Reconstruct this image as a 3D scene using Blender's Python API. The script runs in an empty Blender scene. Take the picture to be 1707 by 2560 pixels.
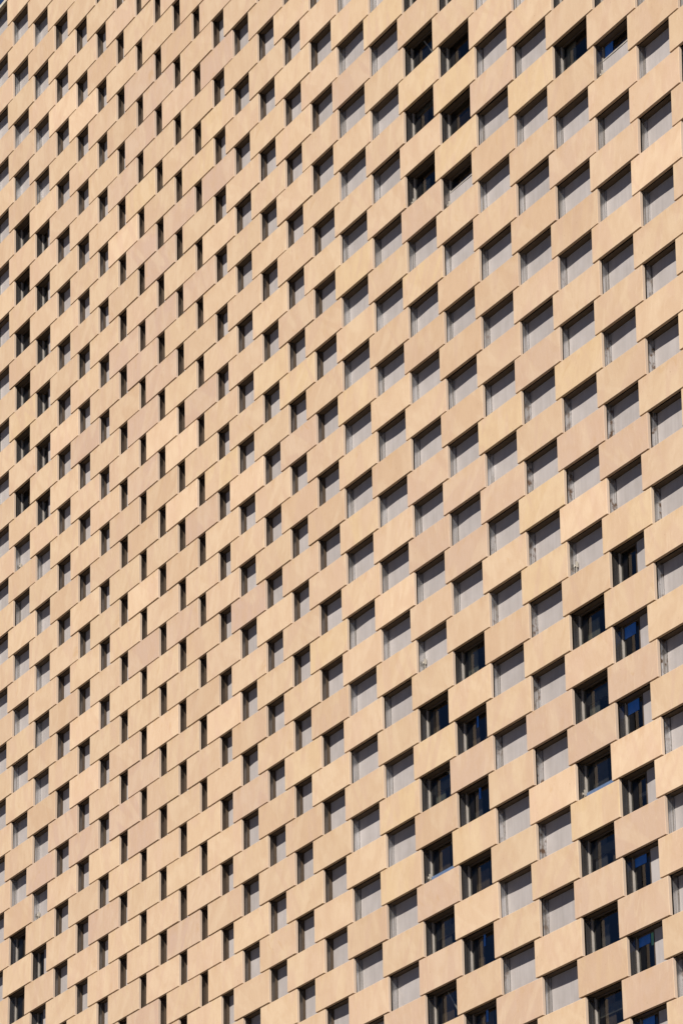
import bpy, math, random
from mathutils import Matrix, Vector

# ------------------------------------------------------------------ camera, light
scene = bpy.context.scene
col = scene.collection
R_ = math.radians

EYE = Vector((0.0, 0.0, 1.7))
F_PX, TILT, ROLL = 11523.06, 0.315276, -0.0184985      # photograph is 1707 x 2560 px
cam_data = bpy.data.cameras.new("camera")
cam = bpy.data.objects.new("camera", cam_data)
col.objects.link(cam)
cam_data.sensor_fit = 'VERTICAL'
cam_data.sensor_height = 36.0
cam_data.lens = 36.0 * F_PX / 2560.0
cam_data.clip_start = 1.0
cam_data.clip_end = 6000.0
ct, st, cr, sr = math.cos(TILT), math.sin(TILT), math.cos(ROLL), math.sin(ROLL)
FW = Vector((0, ct, st)); RT = Vector((1, 0, 0)); UP = Vector((0, -st, ct))
rt = cr * RT + sr * UP
up = -sr * RT + cr * UP
cam.matrix_world = Matrix(((rt.x, up.x, -FW.x, EYE.x), (rt.y, up.y, -FW.y, EYE.y),
                           (rt.z, up.z, -FW.z, EYE.z), (0, 0, 0, 1)))
scene.camera = cam

# the facade plane: DV runs along it to the right, NV points out of it
Y0, TH = 128.41269, -1.16143063
DV = Vector((math.cos(TH), math.sin(TH), 0))
NV = Vector((math.sin(TH), -math.cos(TH), 0))
ORG = Vector((0, Y0, EYE.z))

SUN_EL, SUN_PHI = R_(46.0), R_(37.0)                  # elevation; swing from the facade's normal
hor = math.cos(SUN_PHI) * NV + math.sin(SUN_PHI) * DV
TO_SUN = (math.cos(SUN_EL) * hor + Vector((0, 0, math.sin(SUN_EL)))).normalized()
sun_data = bpy.data.lights.new("sun", 'SUN')
sun_data.energy = 5.0
sun_data.angle = R_(0.5)
sun_data.color = (1.0, 0.93, 0.83)
sun = bpy.data.objects.new("sun", sun_data)
col.objects.link(sun)
sun.rotation_euler = TO_SUN.to_track_quat('Z', 'Y').to_euler()
sun.location = (0, 0, 200)

world = bpy.data.worlds.new("World")
scene.world = world
world.use_nodes = True
wn = world.node_tree.nodes
bg = wn["Background"]
sky = wn.new("ShaderNodeTexSky")
sky.sky_type = 'NISHITA'
sky.sun_disc = False
sky.altitude = 2000.0
sky.air_density = 0.35          # a clear, deep blue sky
sky.dust_density = 0.0
sky.ozone_density = 6.0
sky.sun_elevation = SUN_EL
sky.sun_rotation = math.atan2(TO_SUN.x, TO_SUN.y)
world.node_tree.links.new(sky.outputs["Color"], bg.inputs["Color"])
bg.inputs["Strength"].default_value = 0.05

scene.view_settings.view_transform = 'Standard'
scene.view_settings.look = 'None'
scene.view_settings.exposure = 1.02
scene.view_settings.gamma = 1.0

# ------------------------------------------------------------------ the facade grid
# one row is one metre; left edge of every column of slabs, metres along the wall
S = {-1: -31.919, 0: -29.668, 1: -27.44, 2: -25.34, 3: -23.29, 4: -21.361, 5: -19.492, 6: -17.787, 7: -16.055,
     8: -14.299, 9: -12.57, 10: -10.841, 11: -8.751, 12: -6.687, 13: -4.599, 14: -2.53, 15: -0.13, 16: 2.285,
     17: 4.721, 18: 7.134, 19: 9.567, 20: 11.983, 21: 14.401, 22: 16.818, 23: 19.143, 24: 21.421}
CMIN, CMAX = -4, 29
for c in range(-2, CMIN - 2, -1):
    S[c] = S[c + 1] - 2.25
for c in range(25, CMAX + 3):
    S[c] = S[c - 1] + 2.29
RMAX = 52
SLAB_W, SLAB_T, GAP = 2.755, 0.087, 0.034
Z_TOP = 70.405
D_REVEAL, D_BACK = 0.102, 0.30

# the wall bows very slightly; a smooth offset along the wall and in height
EXPO = [(0, 0), (1, 0), (0, 1), (2, 0), (1, 1), (0, 2), (3, 0), (2, 1), (1, 2), (0, 3), (4, 0), (3, 1), (2, 2), (1, 3), (0, 4)]
CS = [-0.00116, -0.10825, 0.0006, 0.08349, 0.18194, 0.00263, 0.12781, 0.28504, 0.43968, -0.00207, 0.01372, 0.02731, 0.04128, -0.01696, -0.00041]
CZ = [0.1134, 0.00944, -0.07265, 0.02666, 0.14228, 0.27071, 0.00292, 0.13276, 0.28988, 0.43418, 7e-05, 0.01346, 0.02714, 0.04128, -0.01634]


def pt(s, z, depth=0.0):
    """A point of the wall: s along it, z up (0 at the eye), depth inwards."""
    a = max(-1.75, min(1.6, s / 20.0)); b = max(-1.45, min(1.3, (z - 46.0) / 20.0))
    ds = sum(k * a ** i * b ** j for k, (i, j) in zip(CS, EXPO))
    dz = sum(k * a ** i * b ** j for k, (i, j) in zip(CZ, EXPO))
    p = ORG + DV * (s + ds) - NV * depth
    p.z += z + dz
    return p


def zrow(r):
    return Z_TOP - r


def to_pixel(p):
    v = p - EYE
    d = v.dot(FW)
    return 853.5 + F_PX * v.dot(rt) / d, 1280.0 - F_PX * v.dot(up) / d


def clip_area(poly, w=1707.0, h=2560.0):
    def cut(pts, ax, lim, keep_less):
        out = []
        for i in range(len(pts)):
            a, b = pts[i - 1], pts[i]
            ia = (a[ax] <= lim) == keep_less; ib = (b[ax] <= lim) == keep_less
            if ia != ib:
                t = (lim - a[ax]) / (b[ax] - a[ax])
                out.append((a[0] + t * (b[0] - a[0]), a[1] + t * (b[1] - a[1])))
            if ib:
                out.append(b)
        return out
    for ax, lim, kl in ((0, 0.0, False), (0, w, True), (1, 0.0, False), (1, h, True)):
        poly = cut(poly, ax, lim, kl)
        if len(poly) < 3:
            return 0.0
    return abs(sum(poly[i - 1][0] * poly[i][1] - poly[i][0] * poly[i - 1][1] for i in range(len(poly)))) / 2


# ------------------------------------------------------------------ mesh helper
WORLD_AT = {}                                      # where each built object stands, for parenting


class MB:
    """Collects faces with a texture coordinate and a tone per corner, then links one mesh object."""

    def __init__(self):
        self.v = []; self.f = []; self.uv = []; self.tone = []; self.mi = []

    def face(self, pts, uvs=None, tone=(0, 0, 0), mi=0):
        b = len(self.v)
        self.v += [tuple(p) for p in pts]
        self.f.append(tuple(range(b, b + len(pts))))
        self.uv += uvs if uvs else [(0.0, 0.0)] * len(pts)
        self.tone += [tone] * len(pts)
        self.mi.append(mi)

    def box(self, s0, s1, z0, z1, d0, d1, tone=(0, 0, 0), mi=0, skip=''):
        """A box in wall coordinates; skip drops sides: F front, B back, L left, R right, T top, U under."""
        P = lambda s, z, d: pt(s, z, d)
        w, h, t = s1 - s0, z1 - z0, d1 - d0
        if 'F' not in skip:
            self.face([P(s0, z0, d0), P(s1, z0, d0), P(s1, z1, d0), P(s0, z1, d0)], [(0, 0), (w, 0), (w, h), (0, h)], tone, mi)
        if 'B' not in skip:
            self.face([P(s1, z0, d1), P(s0, z0, d1), P(s0, z1, d1), P(s1, z1, d1)], [(w, 0), (0, 0), (0, h), (w, h)], tone, mi)
        if 'R' not in skip:
            self.face([P(s1, z0, d0), P(s1, z0, d1), P(s1, z1, d1), P(s1, z1, d0)], [(w, 0), (w + t, 0), (w + t, h), (w, h)], tone, mi)
        if 'L' not in skip:
            self.face([P(s0, z0, d1), P(s0, z0, d0), P(s0, z1, d0), P(s0, z1, d1)], [(-t, 0), (0, 0), (0, h), (-t, h)], tone, mi)
        if 'T' not in skip:
            self.face([P(s0, z1, d0), P(s1, z1, d0), P(s1, z1, d1), P(s0, z1, d1)], [(0, h), (w, h), (w, h + t), (0, h + t)], tone, mi)
        if 'U' not in skip:
            self.face([P(s0, z0, d1), P(s1, z0, d1), P(s1, z0, d0), P(s0, z0, d0)], [(0, -t), (w, -t), (w, 0), (0, 0)], tone, mi)

    def build(self, name, mats, parent=None, origin=None, smooth=False):
        me = bpy.data.meshes.new(name)
        o = Vector(origin) if origin is not None else Vector((0, 0, 0))
        me.from_pydata([tuple(Vector(v) - o) for v in self.v], [], self.f)
        uvl = me.uv_layers.new(name="local")
        uvl.data.foreach_set("uv", [x for p in self.uv for x in p])
        ca = me.color_attributes.new(name="tone", type='FLOAT_COLOR', domain='CORNER')
        ca.data.foreach_set("color", [x for p in self.tone for x in (p[0], p[1], p[2], p[3] if len(p) > 3 else 1.0)])
        for m in (mats if isinstance(mats, (list, tuple)) else [mats]):
            me.materials.append(m)
        me.polygons.foreach_set("material_index", self.mi)
        if smooth:
            me.polygons.foreach_set("use_smooth", [True] * len(self.f))
        me.update()
        ob = bpy.data.objects.new(name, me)
        ob.location = o
        col.objects.link(ob)
        if parent is not None:
            ob.parent = parent
            ob.matrix_parent_inverse = Matrix.Translation(-WORLD_AT[parent.name])
        WORLD_AT[ob.name] = o
        return ob


# ------------------------------------------------------------------ materials
def new_mat(name):
    m = bpy.data.materials.new(name)
    m.use_nodes = True
    nt = m.node_tree
    return m, nt, nt.nodes, nt.links, nt.nodes["Principled BSDF"]


def rgba(c):
    return (c[0], c[1], c[2], 1.0)


def stone_material():
    m, nt, N, L, bsdf = new_mat("sandstone")
    uv = N.new("ShaderNodeUVMap"); uv.uv_map = "local"
    at = N.new("ShaderNodeAttribute"); at.attribute_name = "tone"
    sep = N.new("ShaderNodeSeparateColor"); L.new(at.outputs["Color"], sep.inputs["Color"])
    suv = N.new("ShaderNodeSeparateXYZ"); L.new(uv.outputs["UV"], suv.inputs["Vector"])
    seed = N.new("ShaderNodeMath"); seed.operation = 'MULTIPLY'; seed.inputs[1].default_value = 173.0
    L.new(sep.outputs["Blue"], seed.inputs[0])

    def math2(op, a, b):
        n = N.new("ShaderNodeMath"); n.operation = op
        for i, x in enumerate((a, b)):
            if isinstance(x, (int, float)):
                n.inputs[i].default_value = x
            else:
                L.new(x, n.inputs[i])
        return n.outputs[0]

    # the bedding runs its own way in every slab
    lean = math2('ADD', math2('MULTIPLY', math2('FRACT', math2('MULTIPLY', sep.outputs["Blue"], 13.7), 0.0), 2.6), -1.2)

    def noise(sx, sy, shear, off, detail=3.0, rough=0.5, dist=0.0):
        x = math2('ADD', math2('MULTIPLY', suv.outputs["X"], sx), math2('MULTIPLY', suv.outputs["Y"], math2('MULTIPLY', lean, shear)))
        y = math2('MULTIPLY', suv.outputs["Y"], sy)
        cb = N.new("ShaderNodeCombineXYZ")
        L.new(x, cb.inputs["X"]); L.new(y, cb.inputs["Y"])
        L.new(math2('ADD', seed.outputs[0], off), cb.inputs["Z"])
        n = N.new("ShaderNodeTexNoise"); n.inputs["Scale"].default_value = 1.0
        n.inputs["Detail"].default_value = detail; n.inputs["Roughness"].default_value = rough
        n.inputs["Distortion"].default_value = dist
        L.new(cb.outputs["Vector"], n.inputs["Vector"])
        return n.outputs["Fac"]

    def ramp(fac, a, b):
        mr = N.new("ShaderNodeMapRange"); mr.interpolation_type = 'SMOOTHSTEP'
        mr.inputs["From Min"].default_value = a; mr.inputs["From Max"].default_value = b
        L.new(fac, mr.inputs["Value"])
        return mr.outputs["Result"]

    def mix(fac, a, b, blend='MIX'):
        n = N.new("ShaderNodeMix"); n.data_type = 'RGBA'; n.blend_type = blend
        for sock, x in (("Factor", fac), ("A", a), ("B", b)):
            i = n.inputs[0] if sock == "Factor" else (n.inputs[6] if sock == "A" else n.inputs[7])
            if isinstance(x, (int, float)):
                i.default_value = x
            elif isinstance(x, tuple):
                i.default_value = rgba(x)
            else:
                L.new(x, i)
        return n.outputs[2]

    base = mix(sep.outputs["Red"], COL_CREAM, COL_PINK)
    hue = at.outputs["Alpha"]
    base = mix(math2('MULTIPLY', ramp(hue, 0.66, 0.97), 0.75), base, COL_PEACH)
    base = mix(math2('MULTIPLY', ramp(hue, 0.30, 0.02), 0.65), base, COL_GOLD)
    veil = noise(0.62, 0.40, 0.75, 3.0, 1.5, 0.4, 1.1)           # broad beds, some with a clear edge
    base = mix(math2('MULTIPLY', ramp(veil, 0.46, 0.54), 0.75), base, mix(0.50, base, COL_PALE))
    veil2 = noise(0.8, 0.30, -0.5, 41.0, 2.0, 0.45, 1.6)
    base = mix(math2('MULTIPLY', ramp(veil2, 0.50, 0.62), 0.8), base, mix(0.65, base, COL_ROSE))
    cloud = noise(2.1, 1.6, 0.6, 63.0, 4.0, 0.6, 0.6)
    base = mix(math2('MULTIPLY', ramp(cloud, 0.38, 0.68), 0.68), base, mix(0.6, base, COL_DEEP))
    wisp = noise(5.0, 0.9, 1.4, 29.0, 3.0, 0.55, 2.2)
    base = mix(math2('MULTIPLY', ramp(wisp, 0.57, 0.72), 0.75), base, mix(0.6, base, COL_PALE))
    rust = noise(1.3, 0.8, 0.9, 77.0, 3.0, 0.55, 1.6)
    base = mix(math2('MULTIPLY', ramp(rust, 0.64, 0.78), 0.42), base, COL_RUST)
    streak = noise(9.0, 0.6, 0.3, 19.0, 3.0, 0.6)
    base = mix(0.035, base, streak, 'SOFT_LIGHT')
    grain = noise(34.0, 34.0, 0.0, 9.0, 4.0, 0.7)
    base = mix(0.12, base, grain, 'OVERLAY')
    pit = noise(16.0, 9.0, 0.0, 55.0, 1.0, 0.4)
    base = mix(math2('MULTIPLY', ramp(pit, 0.775, 0.81), 0.40), base, (0.16, 0.10, 0.06))
    # run-off stain hanging from the upper edge
    drip = noise(3.2, 0.25, 0.0, 91.0, 3.0, 0.6)
    edge = ramp(suv.outputs["Y"], 0.62, 0.99)
    base = mix(math2('MULTIPLY', math2('MULTIPLY', edge, ramp(drip, 0.42, 0.72)), 0.34), base, COL_STAIN)
    # the sawn ends of the slabs are paler and greyer than the faces
    base = mix(math2('MULTIPLY', math2('GREATER_THAN', suv.outputs["X"], SLAB_W + 0.001), 0.75), base, COL_SAWN)
    # slab to slab lightness
    lt = math2('ADD', 0.90, math2('MULTIPLY', sep.outputs["Green"], 0.20))
    cb = N.new("ShaderNodeCombineColor")
    for k in ("Red", "Green", "Blue"):
        L.new(lt, cb.inputs[k])
    base = mix(1.0, base, cb.outputs["Color"], 'MULTIPLY')
    L.new(base, bsdf.inputs["Base Color"])
    bsdf.inputs["Roughness"].default_value = 0.85
    bsdf.inputs["Specular IOR Level"].default_value = 0.15
    bp = N.new("ShaderNodeBump"); bp.inputs["Strength"].default_value = 0.12; bp.inputs["Distance"].default_value = 0.004
    L.new(grain, bp.inputs["Height"]); L.new(bp.outputs["Normal"], bsdf.inputs["Normal"])
    return m


COL_DEEP = (0.371, 0.255, 0.167)
COL_SAWN = (0.392, 0.321, 0.267)
COL_PEACH = (0.415, 0.294, 0.196)
COL_GOLD = (0.436, 0.325, 0.196)
COL_CREAM = (0.422, 0.313, 0.210)
COL_PINK = (0.389, 0.279, 0.218)
COL_PALE = (0.465, 0.362, 0.255)
COL_ROSE = (0.397, 0.279, 0.206)
COL_RUST = (0.355, 0.228, 0.119)
COL_STAIN = (0.355, 0.231, 0.112)
M_STONE = stone_material()


def panel_material():
    m, nt, N, L, bsdf = new_mat("grey_panel")
    uv = N.new("ShaderNodeUVMap"); uv.uv_map = "local"
    at = N.new("ShaderNodeAttribute"); at.attribute_name = "tone"
    ad = N.new("ShaderNodeVectorMath"); ad.operation = 'ADD'
    L.new(uv.outputs["UV"], ad.inputs[0]); 
    sc = N.new("ShaderNodeVectorMath"); sc.operation = 'SCALE'; sc.inputs["Scale"].default_value = 61.0
    L.new(at.outputs["Color"], sc.inputs[0]); L.new(sc.outputs["Vector"], ad.inputs[1])
    n = N.new("ShaderNodeTexNoise"); n.inputs["Scale"].default_value = 2.2; n.inputs["Detail"].default_value = 4.0
    L.new(ad.outputs["Vector"], n.inputs["Vector"])
    r = N.new("ShaderNodeValToRGB")
    r.color_ramp.elements[0].position = 0.3; r.color_ramp.elements[0].color = rgba((0.262, 0.241, 0.234))
    r.color_ramp.elements[1].position = 0.7; r.color_ramp.elements[1].color = rgba((0.296, 0.274, 0.270))
    L.new(n.outputs["Fac"], r.inputs["Fac"])
    # each sheet a shade apart, with faint upright runs of dirt
    sp = N.new("ShaderNodeSeparateColor"); L.new(at.outputs["Color"], sp.inputs["Color"])
    st = N.new("ShaderNodeTexNoise"); st.inputs["Scale"].default_value = 1.0; st.inputs["Detail"].default_value = 3.0
    mp = N.new("ShaderNodeMapping"); mp.inputs["Scale"].default_value = (9.0, 0.8, 1.0)
    L.new(ad.outputs["Vector"], mp.inputs["Vector"]); L.new(mp.outputs["Vector"], st.inputs["Vector"])
    k1 = N.new("ShaderNodeMath"); k1.operation = 'MULTIPLY_ADD'; k1.inputs[1].default_value = 0.12; k1.inputs[2].default_value = 0.87
    L.new(sp.outputs["Red"], k1.inputs[0])
    k2 = N.new("ShaderNodeMath"); k2.operation = 'MULTIPLY_ADD'; k2.inputs[1].default_value = 0.26
    L.new(st.outputs["Fac"], k2.inputs[0]); L.new(k1.outputs[0], k2.inputs[2])
    k3 = N.new("ShaderNodeMath"); k3.operation = 'SUBTRACT'; k3.inputs[1].default_value = 0.06
    L.new(k2.outputs[0], k3.inputs[0])
    cc = N.new("ShaderNodeCombineColor")
    for ch_ in ("Red", "Green", "Blue"):
        L.new(k3.outputs[0], cc.inputs[ch_])
    mu = N.new("ShaderNodeMix"); mu.data_type = 'RGBA'; mu.blend_type = 'MULTIPLY'; mu.inputs[0].default_value = 1.0
    L.new(r.outputs["Color"], mu.inputs[6]); L.new(cc.outputs["Color"], mu.inputs[7])
    L.new(mu.outputs[2], bsdf.inputs["Base Color"])
    bsdf.inputs["Roughness"].default_value = 0.6
    bsdf.inputs["Specular IOR Level"].default_value = 0.25
    return m


M_PANEL = panel_material()


def metal_material():
    """Brushed aluminium lining the openings: streaked upright, blotched where water stood."""
    m, nt, N, L, bsdf = new_mat("reveal_metal")
    uv = N.new("ShaderNodeUVMap"); uv.uv_map = "local"
    at = N.new("ShaderNodeAttribute"); at.attribute_name = "tone"
    sep = N.new("ShaderNodeSeparateColor"); L.new(at.outputs["Color"], sep.inputs["Color"])
    suv = N.new("ShaderNodeSeparateXYZ"); L.new(uv.outputs["UV"], suv.inputs["Vector"])
    sd = N.new("ShaderNodeMath"); sd.operation = 'MULTIPLY'; sd.inputs[1].default_value = 97.0
    L.new(sep.outputs["Blue"], sd.inputs[0])

    def field(sx, sy, detail):
        mx = N.new("ShaderNodeMath"); mx.operation = 'MULTIPLY'; mx.inputs[1].default_value = sx
        my = N.new("ShaderNodeMath"); my.operation = 'MULTIPLY'; my.inputs[1].default_value = sy
        L.new(suv.outputs["X"], mx.inputs[0]); L.new(suv.outputs["Y"], my.inputs[0])
        cb = N.new("ShaderNodeCombineXYZ")
        L.new(mx.outputs[0], cb.inputs["X"]); L.new(my.outputs[0], cb.inputs["Y"]); L.new(sd.outputs[0], cb.inputs["Z"])
        n = N.new("ShaderNodeTexNoise"); n.inputs["Scale"].default_value = 1.0; n.inputs["Detail"].default_value = detail
        L.new(cb.outputs["Vector"], n.inputs["Vector"])
        return n.outputs["Fac"]
    streak = field(22.0, 0.5, 2.0)
    r = N.new("ShaderNodeValToRGB")
    r.color_ramp.elements[0].position = 0.36; r.color_ramp.elements[0].color = rgba((0.40, 0.385, 0.36))
    r.color_ramp.elements[1].position = 0.64; r.color_ramp.elements[1].color = rgba((0.82, 0.83, 0.85))
    L.new(streak, r.inputs["Fac"])
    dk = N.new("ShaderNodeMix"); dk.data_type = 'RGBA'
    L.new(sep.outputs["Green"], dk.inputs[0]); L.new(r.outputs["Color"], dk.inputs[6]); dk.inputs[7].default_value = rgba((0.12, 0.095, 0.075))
    blot = field(9.0, 6.0, 5.0)
    mr = N.new("ShaderNodeMapRange"); mr.inputs["From Min"].default_value = 0.52; mr.inputs["From Max"].default_value = 0.66
    L.new(blot, mr.inputs["Value"])
    mm = N.new("ShaderNodeMath"); mm.operation = 'MULTIPLY'
    L.new(mr.outputs["Result"], mm.inputs[0]); L.new(sep.outputs["Red"], mm.inputs[1])
    mx = N.new("ShaderNodeMix"); mx.data_type = 'RGBA'
    L.new(mm.outputs[0], mx.inputs[0]); L.new(dk.outputs[2], mx.inputs[6]); mx.inputs[7].default_value = rgba((0.17, 0.10, 0.055))
    L.new(mx.outputs[2], bsdf.inputs["Base Color"])
    bsdf.inputs["Metallic"].default_value = 0.92
    bsdf.inputs["Roughness"].default_value = 0.27
    return m


M_METAL = metal_material()


def plain(name, colour, rough=0.7, metallic=0.0, spec=0.3, vary=0.12, scale=6.0):
    m, nt, N, L, bsdf = new_mat(name)
    tc = N.new("ShaderNodeTexCoord")
    n = N.new("ShaderNodeTexNoise"); n.inputs["Scale"].default_value = scale; n.inputs["Detail"].default_value = 4.0
    L.new(tc.outputs["Object"], n.inputs["Vector"])
    r = N.new("ShaderNodeValToRGB")
    r.color_ramp.elements[0].position = 0.3; r.color_ramp.elements[1].position = 0.7
    r.color_ramp.elements[0].color = rgba([x * (1 - vary) for x in colour])
    r.color_ramp.elements[1].color = rgba([min(1, x * (1 + vary)) for x in colour])
    L.new(n.outputs["Fac"], r.inputs["Fac"])
    L.new(r.outputs["Color"], bsdf.inputs["Base Color"])
    bsdf.inputs["Roughness"].default_value = rough
    bsdf.inputs["Metallic"].default_value = metallic
    bsdf.inputs["Specular IOR Level"].default_value = spec
    return m


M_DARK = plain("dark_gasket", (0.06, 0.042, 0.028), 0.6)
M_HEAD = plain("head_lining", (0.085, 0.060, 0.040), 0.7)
M_BACK = plain("cavity_board", (0.05, 0.042, 0.035), 0.85)
M_ROOM = plain("room_lining", (0.16, 0.15, 0.135), 0.8)
M_SASH = plain("sash_paint", (0.26, 0.24, 0.22), 0.45)
M_REFLECTION = plain("reflection_paint", (0.72, 0.64, 0.57), 0.85)  # pale colour painted for reflections in the glass
M_BLUE = plain("blue_patch_colour", (0.018, 0.13, 0.46), 0.6)  # added flat patch for the blue that shows in the panes
M_GREEN = plain("green_window_film", (0.10, 0.30, 0.20), 0.6)
M_SILL = plain("blue_grey_sill", (0.075, 0.115, 0.20), 0.4)  # sky reflection put into the sill's blue-grey colour
M_GREYBLIND = plain("grey_blind", (0.13, 0.12, 0.125), 0.7)
M_CURTAIN = plain("curtain_cloth", (0.24, 0.235, 0.20), 0.9)
M_BROWN = plain("brown_board", (0.17, 0.12, 0.085), 0.7)
M_STEEL = plain("galvanised_steel", (0.40, 0.37, 0.32), 0.4, 0.35)
M_COPING = plain("coping_stone", (0.38, 0.345, 0.28), 0.8)
M_ROOF = plain("roof_gravel", (0.30, 0.28, 0.26), 0.95)
M_GROUND = plain("paving", (0.095, 0.078, 0.058), 0.95, vary=0.2, scale=0.3)


def glass_material():
    m = bpy.data.materials.new("window_glass")
    m.use_nodes = True
    N, L = m.node_tree.nodes, m.node_tree.links
    N.clear()
    out = N.new("ShaderNodeOutputMaterial")
    tr = N.new("ShaderNodeBsdfTransparent"); tr.inputs["Color"].default_value = (0.66, 0.69, 0.67, 1)
    gl = N.new("ShaderNodeBsdfGlossy"); gl.inputs["Roughness"].default_value = 0.02
    fr = N.new("ShaderNodeFresnel"); fr.inputs["IOR"].default_value = 1.5
    dbl = N.new("ShaderNodeMath"); dbl.operation = 'MULTIPLY_ADD'; dbl.use_clamp = True     # two panes, coated
    dbl.inputs[1].default_value = 0.75; dbl.inputs[2].default_value = 0.02
    L.new(fr.outputs[0], dbl.inputs[0])
    mx = N.new("ShaderNodeMixShader")
    L.new(dbl.outputs[0], mx.inputs[0]); L.new(tr.outputs[0], mx.inputs[1]); L.new(gl.outputs[0], mx.inputs[2])
    L.new(mx.outputs[0], out.inputs["Surface"])
    return m


M_GLASS = glass_material()

# ------------------------------------------------------------------ setting: ground
g = MB()
g.face([(-3000, -3000, 0), (3000, -3000, 0), (3000, 3000, 0), (-3000, 3000, 0)])
ground = g.build("ground", M_GROUND)
ground["kind"] = "structure"; ground["label"] = "brown paved ground in front of the tower"

# ------------------------------------------------------------------ the building
tower = bpy.data.objects.new("building", None)
tower.location = ORG - Vector((0, 0, EYE.z)) - NV * 8.0
col.objects.link(tower)
tower["label"] = "tall stone clad building with a checkerboard of sandstone slabs and recessed windows"
tower["category"] = "building"
WORLD_AT[tower.name] = tower.location.copy()

PINK = [(1, 33), (2, 32), (3, 19), (3, 33), (4, 36), (5, 11), (5, 17), (5, 33), (6, 8), (6, 10), (6, 14), (6, 18), 
        (6, 20), (6, 22), (6, 28), (6, 32), (6, 34), (6, 40), (7, 9), (7, 15), (7, 17), (7, 19), (8, 14), (8, 28), 
        (8, 38), (9, 17), (9, 21), (9, 25), (10, 10), (10, 14), (11, 29), (11, 35), (13, 25), (15, 15), (16, 44), (17, 21), 
        (17, 29), (17, 31), (17, 41), (17, 43), (18, 30), (18, 32), (18, 38), (19, 19), (19, 31), (19, 45), (20, 28), (20, 38), 
        (21, 23), (21, 31), (21, 39), (21, 43), (22, 32), (22, 38), (22, 42), (22, 44), (22, 46)]
ORANGE = [(-1, 1), (-1, 9), (0, 6), (0, 8), (0, 14), (0, 22), (0, 32), (0, 34), (1, 3), (1, 29), (1, 31), (2, 24), 
        (2, 28), (4, 6), (5, 9), (5, 19), (6, 24), (7, 23), (8, 8), (8, 26), (9, 7), (9, 19), (9, 29), (9, 31), 
        (11, 33), (12, 36), (13, 27), (13, 37), (14, 22), (14, 24), (14, 28), (14, 34), (15, 41), (16, 24), (16, 28), (17, 25), 
        (17, 39), (18, 24), (18, 26), (18, 28), (18, 44), (19, 21), (19, 25), (19, 35), (20, 22), (20, 24), (21, 21), (21, 25), 
        (21, 35), (21, 45), (23, 21)]
YELLOW = [(0, 16), (6, 12), (9, 13), (10, 12), (10, 24), (12, 22), (13, 23), (13, 35), (14, 32), (15, 21), (15, 25), (15, 29), 
        (16, 14), (16, 38), (16, 40), (17, 17), (17, 23), (17, 37), (18, 18), (18, 20), (18, 40), (19, 29), (20, 20), (20, 32), 
        (20, 34), (21, 29), (21, 41), (22, 34)]
PALE = [(2, 6), (2, 18), (3, 7), (3, 29), (3, 31), (5, 13), (6, 26), (7, 21), (7, 31), (8, 22), (8, 24), (10, 32), 
        (11, 25), (16, 32), (20, 40), (21, 33), (22, 40), (23, 25), (23, 41)]

rng = random.Random(11)
TONE = {}
for c in range(CMIN, CMAX + 1):
    for r in range(0, RMAX + 1):
        if (c + r) % 2:
            continue
        pk = rng.random() ** 1.8 * (0.6 if 5 <= c <= 9 else 0.4)
        lt = rng.uniform(0.3, 0.75)
        sd = rng.random()
        hue = rng.uniform(0.22, 0.76)
        if (c, r) in PINK: pk, lt, hue = rng.uniform(0.85, 1.0) * (1.0 if c < 12 else 0.75), rng.uniform(0.25, 0.45), 0.5
        elif (c, r) in ORANGE: pk, lt, hue = 0.25, rng.uniform(0.15, 0.35), rng.uniform(0.9, 1.0)
        elif (c, r) in YELLOW: pk, lt, hue = 0.0, 0.55, rng.uniform(0.02, 0.12)
        elif (c, r) in PALE: pk, lt, hue = 0.25, 1.1, 0.5
        TONE[(c, r)] = (pk, lt, sd, hue)

ch = 0.010


def slab_faces(mb, c, r):
    """One sandstone slab with its arrises taken off all round the front face."""
    s0, s1 = S[c], S[c] + SLAB_W
    z1, z0 = zrow(r), zrow(r + 1) + GAP
    t = TONE[(c, r)]
    w, h = SLAB_W, z1 - z0
    jr = random.Random(c * 1009 + r)
    jd, js, jz = jr.uniform(-.006, .006), jr.uniform(-.008, .008), jr.uniform(-.004, .004)
    tw, tl = jr.uniform(-.003, .003), jr.uniform(-.003, .003)     # hung a hair out of plane
    P = lambda s_, z_, d_=0.0: pt(s_ + js, z_ + jz, d_ + jd + tw * (s_ - s0) + tl * (z_ - z0))
    F = [(s0 + ch, z0 + ch), (s1 - ch, z0 + ch), (s1 - ch, z1 - ch), (s0 + ch, z1 - ch)]
    E = [(s0, z0), (s1, z0), (s1, z1), (s0, z1)]
    uv = lambda q: (q[0] - s0, q[1] - z0)
    mb.face([P(*q) for q in F], [uv(q) for q in F], t)
    for i in range(4):
        j = (i + 1) % 4
        mb.face([P(*E[i], ch), P(*E[j], ch), P(*F[j]), P(*F[i])], [uv(E[i]), uv(E[j]), uv(F[j]), uv(F[i])], t)
    T = SLAB_T
    mb.face([P(s1, z0, ch), P(s1, z0, T), P(s1, z1, T), P(s1, z1, ch)], [(w, 0), (w + .08, 0), (w + .08, h), (w, h)], t)
    mb.face([P(s0, z0, T), P(s0, z0, ch), P(s0, z1, ch), P(s0, z1, T)], [(-.08, 0), (0, 0), (0, h), (-.08, h)], t)
    mb.face([P(s0, z1, ch), P(s1, z1, ch), P(s1, z1, T), P(s0, z1, T)], [(0, h), (w, h), (w, h + .08), (0, h + .08)], t)
    mb.face([P(s0, z0, T), P(s1, z0, T), P(s1, z0, ch), P(s0, z0, ch)], [(0, -.08), (w, -.08), (w, 0), (0, 0)], t)
    mb.face([P(s1, z0, T), P(s0, z0, T), P(s0, z1, T), P(s1, z1, T)], [(w, 0), (0, 0), (0, h), (w, h)], t, 1)


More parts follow.
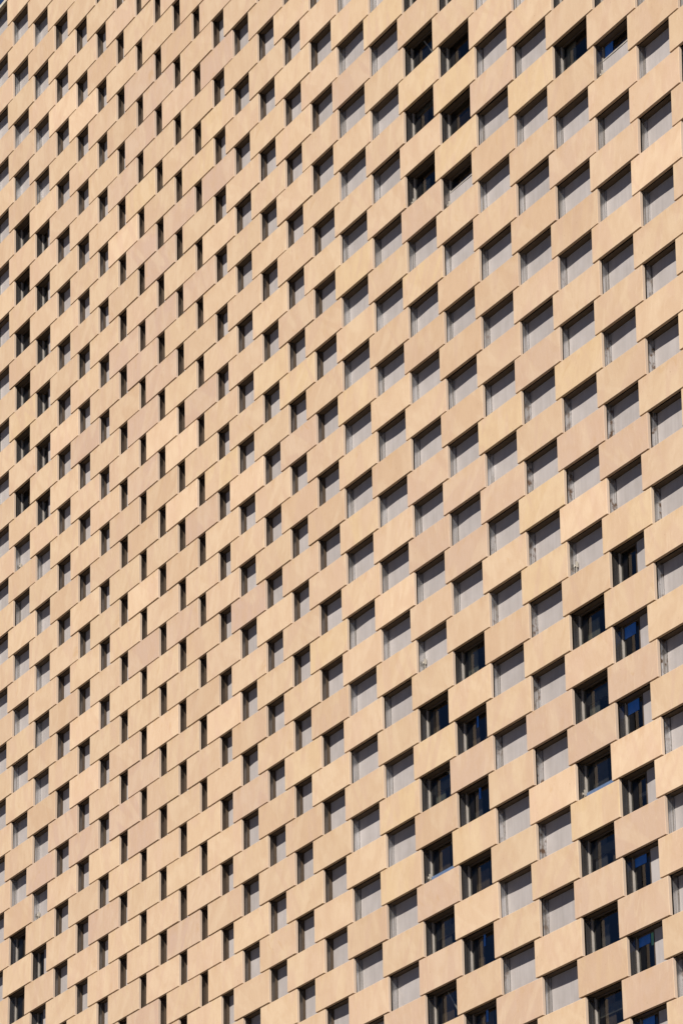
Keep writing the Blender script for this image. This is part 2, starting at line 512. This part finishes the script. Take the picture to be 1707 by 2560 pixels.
def slab_area(c, r):
    s0, s1 = S[c], S[c] + SLAB_W
    z1, z0 = zrow(r), zrow(r + 1) + GAP
    return clip_area([to_pixel(pt(*q)) for q in ((s0, z0), (s1, z0), (s1, z1), (s0, z1))])


slabs = sorted(TONE, key=lambda k: -slab_area(*k))
rest = MB()
SLAB_LABEL = {}
for k in PINK: SLAB_LABEL[k] = "pinkish sandstone slab"
for k in ORANGE: SLAB_LABEL[k] = "orange brown sandstone slab"
for k in YELLOW: SLAB_LABEL[k] = "golden yellow sandstone slab"
for k in PALE: SLAB_LABEL[k] = "very pale cream sandstone slab"
for i, (c, r) in enumerate(slabs):
    if i < 100:
        mb = MB(); slab_faces(mb, c, r)
        ob = mb.build("stone_slab", [M_STONE, M_DARK], tower, pt(S[c], zrow(r + 1)))
        if (c, r) in SLAB_LABEL:
            ob["label"] = SLAB_LABEL[(c, r)]
    else:
        slab_faces(rest, c, r)
ob = rest.build("stone_slab", [M_STONE, M_DARK], tower)
ob["kind"] = "stuff"

# cavity boards behind the slabs, inner leaf of the building, sides and back
wall = MB()
for (c, r) in TONE:
    wall.box(S[c], S[c] + SLAB_W, zrow(r + 1), zrow(r), D_BACK, D_BACK + 0.05, skip='LRTU')
sL, sR = S[CMIN] - 3.0, S[CMAX + 1] + 3.0
zb, zt = -EYE.z, zrow(0)
zlow = zrow(RMAX + 1)


def wp(s, z, d):
    p = ORG + DV * s - NV * d
    p.z += z
    return p


BACK = 16.0
for (a, b) in (((sL, D_BACK), (sL, BACK)), ((sL, BACK), (sR, BACK)), ((sR, BACK), (sR, D_BACK))):
    wall.face([wp(a[0], zb, a[1]), wp(b[0], zb, b[1]), wp(b[0], zt, b[1]), wp(a[0], zt, a[1])])
wall.face([wp(sL, zb, 0.1), wp(sR, zb, 0.1), wp(sR, zlow - 0.6, 0.1), wp(sL, zlow - 0.6, 0.1)])
wall.build("wall", M_BACK, tower)

roof = MB()
roof.face([wp(sL, zt + 0.05, 0.32), wp(sR, zt + 0.05, 0.32), wp(sR, zt + 0.05, BACK), wp(sL, zt + 0.05, BACK)])
roof.build("roof", M_ROOF, tower)
cop = MB()
for c in range(CMIN, CMAX):
    cop.box(S[c] + 0.01, S[c + 1] - 0.01, zrow(0) + 0.02, zrow(0) + 0.13, -0.02, 0.45)
cop.build("coping", M_COPING, tower)

inner = MB()
inner.face([pt(S[CMIN], zlow, 2.6), pt(S[CMAX], zlow, 2.6), pt(S[CMAX], zt - 0.1, 2.6), pt(S[CMIN], zt - 0.1, 2.6)])
for r in range(2, RMAX, 4):                         # the floors inside, seen through the glass
    a, b = S[CMIN], S[CMAX]
    inner.box(a, b, zrow(r) - 0.32, zrow(r) - 0.08, 0.42, 2.6, skip='LR')
inner.build("inner_room", M_ROOM, tower)

# ------------------------------------------------------------------ the openings
WINDOWS = {}
for r in (9, 11, 13, 15, 17, 19, 35, 37): WINDOWS[(0, r)] = 'left'
for r in (10, 12, 14, 16, 18, 20, 36, 38): WINDOWS[(1, r)] = 'left_part'
for r in (14, 16, 18, 20): WINDOWS[(17, r)] = 'reflect'
for r in (15, 17, 19): WINDOWS[(18, r)] = 'plain'
WINDOWS[(18, 21)] = 'upper'
for r in (18, 20): WINDOWS[(21, r)] = 'jamb'
WINDOWS[(22, 19)] = 'plain'
WINDOWS[(22, 21)] = 'upper_blue'
for r in (36, 38, 40, 42, 44, 46, 48): WINDOWS[(17, r)] = 'reflect'
for r in (37, 39, 41, 43, 45, 47): WINDOWS[(18, r)] = 'strip'
WINDOWS[(18, 35)] = 'plain'
for r in (36, 38, 40, 42, 44, 46, 48): WINDOWS[(21, r)] = 'jamb'
for r in (35, 37, 39, 41, 43, 45, 47): WINDOWS[(22, r)] = 'part'
BRACKETS = [(1, 8), (0, 21), (1, 34), (17, 20), (18, 21), (22, 21), (17, 34), (21, 34), (21, 40), (17, 40)]

STAINED = {(20, 33), (21, 32), (22, 31), (22, 33), (23, 30), (23, 32), (23, 34), (23, 36), (20, 31), (20, 35), (20, 37), (20, 39), (20, 41), (24, 29),
           (23, 38), (24, 35), (24, 37), (24, 39), (24, 41), (22, 29), (24, 25), (24, 27)}


def span(c):
    return S[c - 1] + SLAB_W, S[c + 1]


def opening_area(c, r):
    a, b = span(c)
    z1, z0 = zrow(r), zrow(r + 1)
    lim = b - (D_BACK / 0.398 * 0.917)          # what the slab on the right leaves open to view
    a2 = a
    q = [pt(a2, z0, 0.1), pt(max(lim, a2), z0, D_BACK), pt(b, z0, 0), pt(b, z1, 0), pt(a2, z1, 0.1)]
    return clip_area([to_pixel(x) for x in q])


def reveal_faces(mb, c, r, dark_strip, head=2, shade=None):
    a, b = span(c)
    z1, z0 = zrow(r) + 0.015, zrow(r + 1) - 0.01
    d0 = D_REVEAL + 0.014 * ((r // 2 + c) % 2)
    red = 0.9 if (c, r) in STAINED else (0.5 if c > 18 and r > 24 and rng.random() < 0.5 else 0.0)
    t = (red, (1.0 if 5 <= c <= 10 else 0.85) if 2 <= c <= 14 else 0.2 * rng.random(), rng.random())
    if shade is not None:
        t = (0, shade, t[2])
    P = pt
    d1 = 0.2 if dark_strip else D_BACK
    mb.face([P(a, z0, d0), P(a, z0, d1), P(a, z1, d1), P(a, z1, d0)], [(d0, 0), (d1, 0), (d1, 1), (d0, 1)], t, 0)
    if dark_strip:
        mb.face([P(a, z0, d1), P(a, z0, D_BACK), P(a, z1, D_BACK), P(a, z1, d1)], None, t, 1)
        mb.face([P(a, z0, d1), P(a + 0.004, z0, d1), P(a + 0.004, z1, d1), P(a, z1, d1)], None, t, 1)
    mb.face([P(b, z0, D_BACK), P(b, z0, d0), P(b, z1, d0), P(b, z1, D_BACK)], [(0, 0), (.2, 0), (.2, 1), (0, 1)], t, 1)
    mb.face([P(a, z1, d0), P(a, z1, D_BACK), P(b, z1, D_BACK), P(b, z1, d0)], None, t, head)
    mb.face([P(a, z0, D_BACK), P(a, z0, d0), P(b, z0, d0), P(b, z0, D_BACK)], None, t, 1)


def panel_faces(mb, a, b, z0, z1, tone, joint=0.012):
    """A flat lining panel with a dark open joint around it."""
    P = pt
    n = 8
    jr = random.Random(int(a * 977) + int(z0 * 131))
    ph, am, bow = jr.uniform(0, 6.28), jr.uniform(0.0, 0.008), jr.uniform(-0.012, 0.012)
    s0, s1 = a + joint, b - 0.004
    dd = lambda k: D_BACK - 0.012 + am * math.sin(ph + 4.2 * k / n) + bow * (4 * (k / n) * (1 - k / n) - 0.5)
    for k in range(n):
        sa, sb = s0 + (s1 - s0) * k / n, s0 + (s1 - s0) * (k + 1) / n
        mb.face([P(sa, z0 + .004, dd(k)), P(sb, z0 + .004, dd(k + 1)), P(sb, z1 - .004, dd(k + 1)), P(sa, z1 - .004, dd(k))],
                [(sa - s0, 0), (sb - s0, 0), (sb - s0, z1 - z0), (sa - s0, z1 - z0)], tone, 0)
    mb.face([P(s0, z0 + .004, D_BACK + .02), P(s0, z0 + .004, dd(0)), P(s0, z1 - .004, dd(0)), P(s0, z1 - .004, D_BACK + .02)], None, tone, 0)
    mb.face([P(a, z0, D_BACK + 0.022), P(b, z0, D_BACK + 0.022), P(b, z1, D_BACK + 0.022), P(a, z1, D_BACK + 0.022)], None, tone, 1)


def bracket(mb, a, z, d):
    """A small steel opening stay: angle plate with screw heads, a short arm and a round eye."""
    mb.box(a + 0.02, a + 0.10, z, z + 0.13, d - 0.02, d - 0.006)
    mb.box(a + 0.10, a + 0.115, z - 0.01, z + 0.14, d - 0.075, d - 0.006)
    mb.box(a - 0.03, a + 0.02, z + 0.045, z + 0.075, d - 0.05, d - 0.03)
    for dz in (0.03, 0.09):
        mb.box(a + 0.045, a + 0.065, z + dz, z + dz + 0.02, d - 0.035, d - 0.02, mi=1)
    n = 10
    for i in range(n):                         # the eye
        t0, t1 = 2 * math.pi * i / n, 2 * math.pi * (i + 1) / n
        q = lambda t, rad, dd: pt(a - 0.05 + rad * math.cos(t), z + 0.06 + rad * math.sin(t), dd)
        mb.face([q(t0, .022, d - .052), q(t1, .022, d - .052), q(t1, .045, d - .052), q(t0, .045, d - .052)])
        mb.face([q(t0, .045, d - .052), q(t1, .045, d - .052), q(t1, .045, d - .03), q(t0, .045, d - .03)])
        mb.face([q(t1, .022, d - .052), q(t0, .022, d - .052), q(t0, .022, d - .03), q(t1, .022, d - .03)])
    mb.box(a + 0.015, a + 0.035, z - 0.30, z, d - 0.03, d - 0.012)


WIN_LABEL = {
    'left': "dark glazed window with a thin sunlit sash bar",
    'left_part': "dark glazed window beside a narrow strip of grey panel",
    'reflect': "dark glazed window with pale painted reflections behind the glass",
    'plain': "plain dark glazed window",
    'upper': "dark window above a grey lower panel",
    'upper_blue': "window with a blue patch above a grey lower panel",
    'jamb': "dark window with a slim mullion standing behind the glass",
    'strip': "dark window with a narrow blue strip on its glass",
    'part': "dark window filled half by a grey panel",
}


def build_window(c, r, kind):
    a, b = span(c)
    z1, z0 = zrow(r), zrow(r + 1)
    org = pt(a, z0, D_BACK)
    mb = MB(); reveal_faces(mb, c, r, False, 1, 0.72)  # darker tone paints the glass's dark reflection into the metal lining
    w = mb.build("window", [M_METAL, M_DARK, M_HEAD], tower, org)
    w["label"] = WIN_LABEL[kind]
    gb = b; gz = z0
    if kind in ('part',): gb = a + 0.50 * (b - a)
    if kind == 'left_part': gb = a + 0.37 * (b - a)
    if kind in ('upper', 'upper_blue'): gz = z0 + 0.58
    # sash: a painted ring
    f = MB()
    e = 0.026
    f.box(a + 0.012, a + 0.012 + e, gz, z1, D_BACK - 0.02, D_BACK + 0.07)
    f.box(gb - e, gb - 0.006, gz, z1, D_BACK - 0.02, D_BACK + 0.07, mi=1)
    f.box(a + 0.012 + e, gb - e, z1 - 0.035, z1 - 0.01, D_BACK - 0.01, D_BACK + 0.07, mi=1)
    f.box(a + 0.012 + e, gb - e, gz + 0.01, gz + 0.05, D_BACK - 0.02, D_BACK + 0.07)
    f.build("frame", [M_SASH, M_DARK], w, org)
    p = MB()
    p.face([pt(a + 0.04, gz + 0.04, D_BACK + 0.03), pt(gb - 0.03, gz + 0.04, D_BACK + 0.03), pt(gb - 0.03, z1 - 0.04, D_BACK + 0.03), pt(a + 0.04, z1 - 0.04, D_BACK + 0.03)])
    p.build("pane", M_GLASS, w, org)
    tone = (rng.random(), rng.random(), rng.random())
    if gb < b:
        q = MB(); panel_faces(q, gb, b, z0, z1, tone); q.build("panel", [M_PANEL, M_DARK], w, org)
    if gz > z0:
        q = MB(); panel_faces(q, a, b, z0, gz, tone); q.build("panel", [M_PANEL, M_DARK], w, org)
    # what stands behind the glass
    wr = random.Random(c * 71 + r * 13)
    if c in (17, 18, 21) and gz == z0:              # curtains and cupboards, no two windows alike
        w0 = wr.uniform(0.0, 0.25); w1 = w0 + wr.uniform(0.35, 0.9)
        q = MB(); q.box(a + w0, a + w1, z0, z1 - wr.choice((0.0, 0.0, 0.25)), 0.46, 0.48)
        q.build("curtain", wr.choice((M_CURTAIN, M_GREYBLIND, M_BROWN)), w, org)
        if wr.random() < 0.6:
            x = wr.uniform(0.9, 1.5)
            q = MB(); q.box(a + x, a + x + wr.uniform(0.05, 0.3), z0, z0 + wr.uniform(0.4, 1.0), 0.5, 0.6)
            q.build("shelf_end", wr.choice((M_CURTAIN, M_BROWN)), w, org)
    if kind == 'jamb':
        q = MB(); q.box(a + 0.45, a + 0.49, z0, z1, 0.9, 0.96); q.build("mullion", M_GREYBLIND, w, org)
    if kind == 'left_part':
        if r in (12, 16, 18, 20, 36, 38):
            q = MB(); q.box(a + 0.1, gb + 0.3, z0, z1, 0.72, 0.74); q.build("blind", M_GREYBLIND, w, org)
    if kind == 'reflect':  # pale flat shapes that paint slanting reflections behind the glass
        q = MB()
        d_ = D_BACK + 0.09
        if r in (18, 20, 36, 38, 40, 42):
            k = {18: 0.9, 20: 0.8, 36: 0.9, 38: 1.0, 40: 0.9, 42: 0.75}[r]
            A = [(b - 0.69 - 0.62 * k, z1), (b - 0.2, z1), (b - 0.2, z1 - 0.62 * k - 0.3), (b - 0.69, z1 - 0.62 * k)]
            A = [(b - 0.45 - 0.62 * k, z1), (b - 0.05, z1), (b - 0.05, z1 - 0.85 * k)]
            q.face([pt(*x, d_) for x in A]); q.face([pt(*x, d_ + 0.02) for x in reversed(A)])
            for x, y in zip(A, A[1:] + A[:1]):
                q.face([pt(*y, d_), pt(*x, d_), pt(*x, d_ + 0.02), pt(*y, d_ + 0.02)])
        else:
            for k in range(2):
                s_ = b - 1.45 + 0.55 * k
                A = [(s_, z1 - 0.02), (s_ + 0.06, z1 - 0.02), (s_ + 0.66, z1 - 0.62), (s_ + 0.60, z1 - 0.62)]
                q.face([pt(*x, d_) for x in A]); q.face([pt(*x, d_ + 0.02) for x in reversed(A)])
        q.build("reflection_shape", M_REFLECTION, w, org)
    if kind == 'strip' and r not in (41, 35):
        q = MB(); q.box(a + 0.78, a + 0.90, z0 + 0.66, z1 - 0.036, D_BACK + 0.018, D_BACK + 0.026); q.build("blue_patch", M_BLUE, w, org)
    if kind == 'strip' and r in (41,) or (kind == 'part' and r == 41):
        q = MB(); q.box(a + 0.15, a + 0.75, z0 + 0.52, z0 + 0.62, 0.50, 0.55); q.build("lamp_tube", M_SASH, w, org)
    if kind == 'part' and r not in (41, 35):
        q = MB(); q.box(a + 0.10, a + 0.72, z0 + (0.66 if r < 40 else 0.74), z1 - 0.036, D_BACK + 0.018, D_BACK + 0.026); q.build("blue_patch", M_BLUE, w, org)
        if r == 45:
            q = MB(); q.box(a + 0.76, a + 0.94, z0 + 0.66, z1 - 0.036, D_BACK + 0.018, D_BACK + 0.026); q.build("green_film", M_GREEN, w, org)
    if kind == 'upper_blue':
        q = MB(); q.box(a + 0.10, a + 0.55, z0 + 0.665, z1 - 0.036, D_BACK + 0.018, D_BACK + 0.026); q.build("blue_patch", M_BLUE, w, org)
    if (c, r) in ((17, 40), (21, 40)):
        q = MB(); q.box(a + 0.10, b - 0.01, z0 - 0.005, z0 + 0.22, D_BACK - 0.05, D_BACK - 0.022); q.build("sill", M_SILL, w, org)
    return w, org


panels = []
for c in range(CMIN + 1, CMAX):
    for r in range(0, RMAX + 1):
        if (c + r) % 2 == 0:
            continue
        if (c, r) in WINDOWS:
            w, org = build_window(c, r, WINDOWS[(c, r)])
            if (c, r) in BRACKETS:
                q = MB(); bracket(q, span(c)[0] + 0.03, zrow(r + 1) + 0.16, D_BACK - 0.05)
                q.build("bracket", [M_STEEL, M_DARK], w, org)
        else:
            panels.append((c, r))
panels.sort(key=lambda k: -opening_area(*k) - (1e5 if k in BRACKETS else 0))
pr, rr = MB(), MB()
for i, (c, r) in enumerate(panels):
    a, b = span(c)
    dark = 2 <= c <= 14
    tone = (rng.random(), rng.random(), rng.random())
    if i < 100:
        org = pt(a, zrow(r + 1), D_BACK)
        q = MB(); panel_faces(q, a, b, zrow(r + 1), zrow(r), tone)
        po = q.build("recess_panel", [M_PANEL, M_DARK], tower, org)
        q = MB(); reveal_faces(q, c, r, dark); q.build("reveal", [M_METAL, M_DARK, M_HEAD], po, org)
        if (c, r) in BRACKETS:
            po["label"] = "grey recessed panel with a small steel bracket at its lower corner"
            q = MB(); bracket(q, a + 0.03, zrow(r + 1) + (0.30 if c > 5 else 0.22), D_BACK - 0.03)
            q.build("bracket", [M_STEEL, M_DARK], po, org)
    else:
        panel_faces(pr, a, b, zrow(r + 1), zrow(r), tone)
        reveal_faces(rr, c, r, dark)
po = pr.build("recess_panel", [M_PANEL, M_DARK], tower)
po["kind"] = "stuff"
ro = rr.build("reveal", [M_METAL, M_DARK, M_HEAD], po)
ro["kind"] = "stuff"
